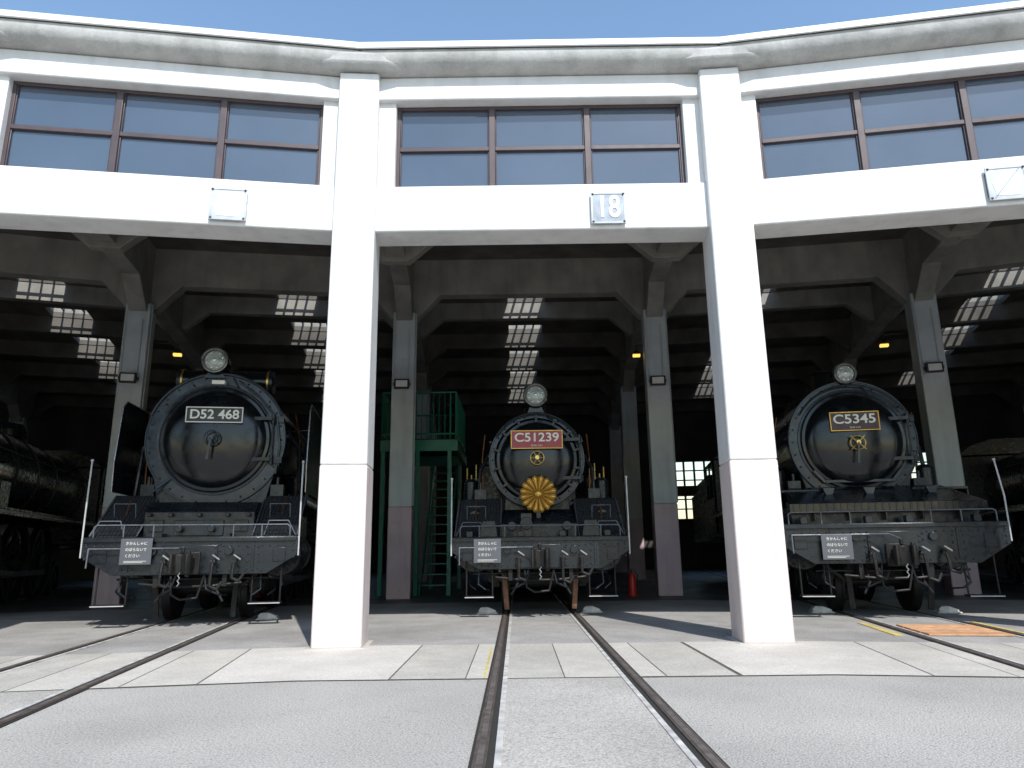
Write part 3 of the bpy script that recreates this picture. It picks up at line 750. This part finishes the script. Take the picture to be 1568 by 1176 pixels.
KD=dict(kind='D52',W=1.47,R=1.08,Rd=.82,zc=2.80,ys=.85,zt=1.25,xi=.80,yt=.95,skirt=True,plate=(.86,.245,.36,'platebk','letw','D52 468'),hl=4.08,hr=.20,hx=-.09,dogs=0,sx=-.72,sz=1.05,pole=2.35,dome=.16,py=.21,hz=-.02,chim=.35,drv=(3.6,5.1,6.6,8.1),dr=.70,yh=.72)
KC=dict(kind='C51',W=1.37,R=.83,Rd=.68,zc=2.53,ys=1.0,zt=1.21,xi=.62,yt=1.0,skirt=False,plate=(.88,.31,.32,'red','gold','C51239'),sub='形式 C51',hl=3.67,hr=.20,dogs=14,sx=-.82,sz=1.0,pole=2.12,dome=.15,py=.22,hz=.0,drv=(3.9,5.75,7.6),dr=.87,zr=1.85)
KR=dict(kind='C53',W=1.53,R=1.02,Rd=.80,zc=2.72,ys=1.35,zt=1.33,zb=.76,xi=.7,skirt=True,plate=(.76,.31,.29,'dred','gold','C5345'),sub='形式 C53',hl=3.86,hr=.175,dogs=0,sx=-.80,sz=1.0,pole=2.2,lean=.05,dome=.16,py=.22,hz=-.07,chim=.55,cy=1.3,drv=(3.9,5.75,7.6),dr=.87)
loco(0,3.2,KC); loco(-9,2.75,KD); loco(9,2.75,KR)
KX=dict(KR); KX['plate']=(.8,.25,.36,'platebk','letw','D50 140'); KX['sub']=None; KX['sx']=None; KX['W']=1.4
loco(-18,4.2,KX)
KY=dict(KC); KY['plate']=(.8,.25,.32,'platebk','letw','C11 64'); KY['sx']=None; KY['emblem']=0; KY['sub']=None
loco(18,4.2,KY)

for th,r,x in ((0,4.05,-.86),(0,4.05,.84),(-9,3.75,.95),(9,3.75,-.86),(9,3.75,.95)):
    e=empty('wheel_chock',Mpol(th)@Matrix.Translation((x,r,.005)))
    a=MB('wedge','guard',e,.004); a.prism([(-.14,0),(.14,0),(.14,.05),(.02,.10),(-.10,.10),(-.14,.06)],-.08,.08); a.box(-.17,.17,-.11,.11,0,.02); a.done()

e=empty('green_stair_platform')
a=MB('posts','green',e,.006)
for x in (-3.55,-2.72,-1.95):
    for y in (8.95,12.0): a.box(x-.05,x+.05,y-.05,y+.05,0,3.35)
a.box(-3.62,-1.75,8.88,9.02,3.35,3.62); a.box(-3.62,-1.75,11.95,12.08,3.35,3.62)
a.box(-3.62,-3.5,9.02,11.95,3.35,3.55); a.box(-1.87,-1.75,9.02,11.95,3.35,3.55)
a.done()
a=MB('deck','grime',e); a.box(-3.6,-1.77,8.9,12.06,3.622,3.65); a.done()
a=MB('railing','green',e)
def railing(p0,p1):
    p0=Vector(p0);p1=Vector(p1); n_=int((p1-p0).length/.13)
    for z in (1.15,.12): a.tube([tuple(p0+Vector((0,0,z))),tuple(p1+Vector((0,0,z)))],.022)
    for i in range(n_+1):
        p=p0.lerp(p1,i/n_); a.cyl(tuple(p),tuple(p+Vector((0,0,1.15))),.022 if i%6==0 else .010,seg=6)
railing((-3.6,8.93,3.65),(-1.8,8.93,3.65)); railing((-1.8,8.93,3.65),(-1.8,12.0,3.65)); railing((-3.6,12,3.65),(-1.8,12,3.65)); railing((-3.6,8.93,3.65),(-3.6,12,3.65))
a.done()
a=MB('stair_flight','green',e,.003)
for i in range(14):
    z=.24*(i+1); y=9.2+i*.2; a.box(-2.62,-2.05,y,y+.24,z-.03,z)
for x in (-2.66,-2.02):
    a.hexa([(x-.02,9.1,0),(x+.02,9.1,0),(x+.02,9.35,0),(x-.02,9.35,0),(x-.02,11.9,3.35),(x+.02,11.9,3.35),(x+.02,12.1,3.35),(x-.02,12.1,3.35)])
a.done()
for p in ((2.15,8.05,0),(-6.4,9.1,0)):
    e=empty('fire_extinguisher',Matrix.Translation(p))
    a=MB('cylinder','redp',e); a.lathe([(0,0),(.08,0),(.085,.03),(.085,.40),(.05,.47),(.02,.5),(0,.5)],(0,0,0),'z',20); a.done()
    a=MB('valve','lamp',e); a.cyl((0,0,.5),(0,0,.56),.02); a.box(-.02,.10,-.015,.015,.55,.58); a.tube([(.05,0,.54),(.12,0,.45),(.11,0,.2)],.012); a.done()

# ------------------------------------------------------------------ light
saz=(0.33,-0.944); el=rad(48)
sv=Vector((saz[0]*math.cos(el),saz[1]*math.cos(el),math.sin(el))).normalized()
sd=bpy.data.lights.new('sun','SUN'); sd.energy=4.9; sd.angle=rad(.5); sd.color=(1,.975,.94)
so=bpy.data.objects.new('sun',sd); scene.collection.objects.link(so); so.rotation_euler=sv.to_track_quat('Z','Y').to_euler(); so.location=(10,-20,30)
w=bpy.data.worlds.new('World'); scene.world=w; w.use_nodes=True; nt=w.node_tree
sk=nt.nodes.new('ShaderNodeTexSky'); sk.sky_type='NISHITA'; sk.sun_disc=False; sk.sun_elevation=el; sk.sun_rotation=math.atan2(saz[0],saz[1]); sk.air_density=1.7; sk.dust_density=.8; sk.ozone_density=5.0
hs=nt.nodes.new('ShaderNodeHueSaturation'); hs.inputs['Saturation'].default_value=1.0; hs.inputs['Value'].default_value=1.4
nt.links.new(sk.outputs[0],hs.inputs['Color'])
nt.links.new(hs.outputs[0],nt.nodes['Background'].inputs[0]); nt.nodes['Background'].inputs[1].default_value=.15

# ------------------------------------------------------------------ camera
cd=bpy.data.cameras.new('camera'); cam=bpy.data.objects.new('camera',cd); scene.collection.objects.link(cam); scene.camera=cam
cd.sensor_width=36; cd.lens=25.07; cd.clip_end=3000; cd.clip_start=.05
p=rad(13.1); r=rad(.7); yw=rad(-.2)
f=Vector((math.sin(yw)*math.cos(p),math.cos(yw)*math.cos(p),math.sin(p)))
r0=Vector((math.cos(yw),-math.sin(yw),0)); u0=r0.cross(f)
rt=r0*math.cos(r)-u0*math.sin(r); up=u0*math.cos(r)+r0*math.sin(r)
m=Matrix((rt,up,-f)).transposed().to_4x4(); m.translation=Vector((-.37,-8.15,1.01)); cam.matrix_world=m
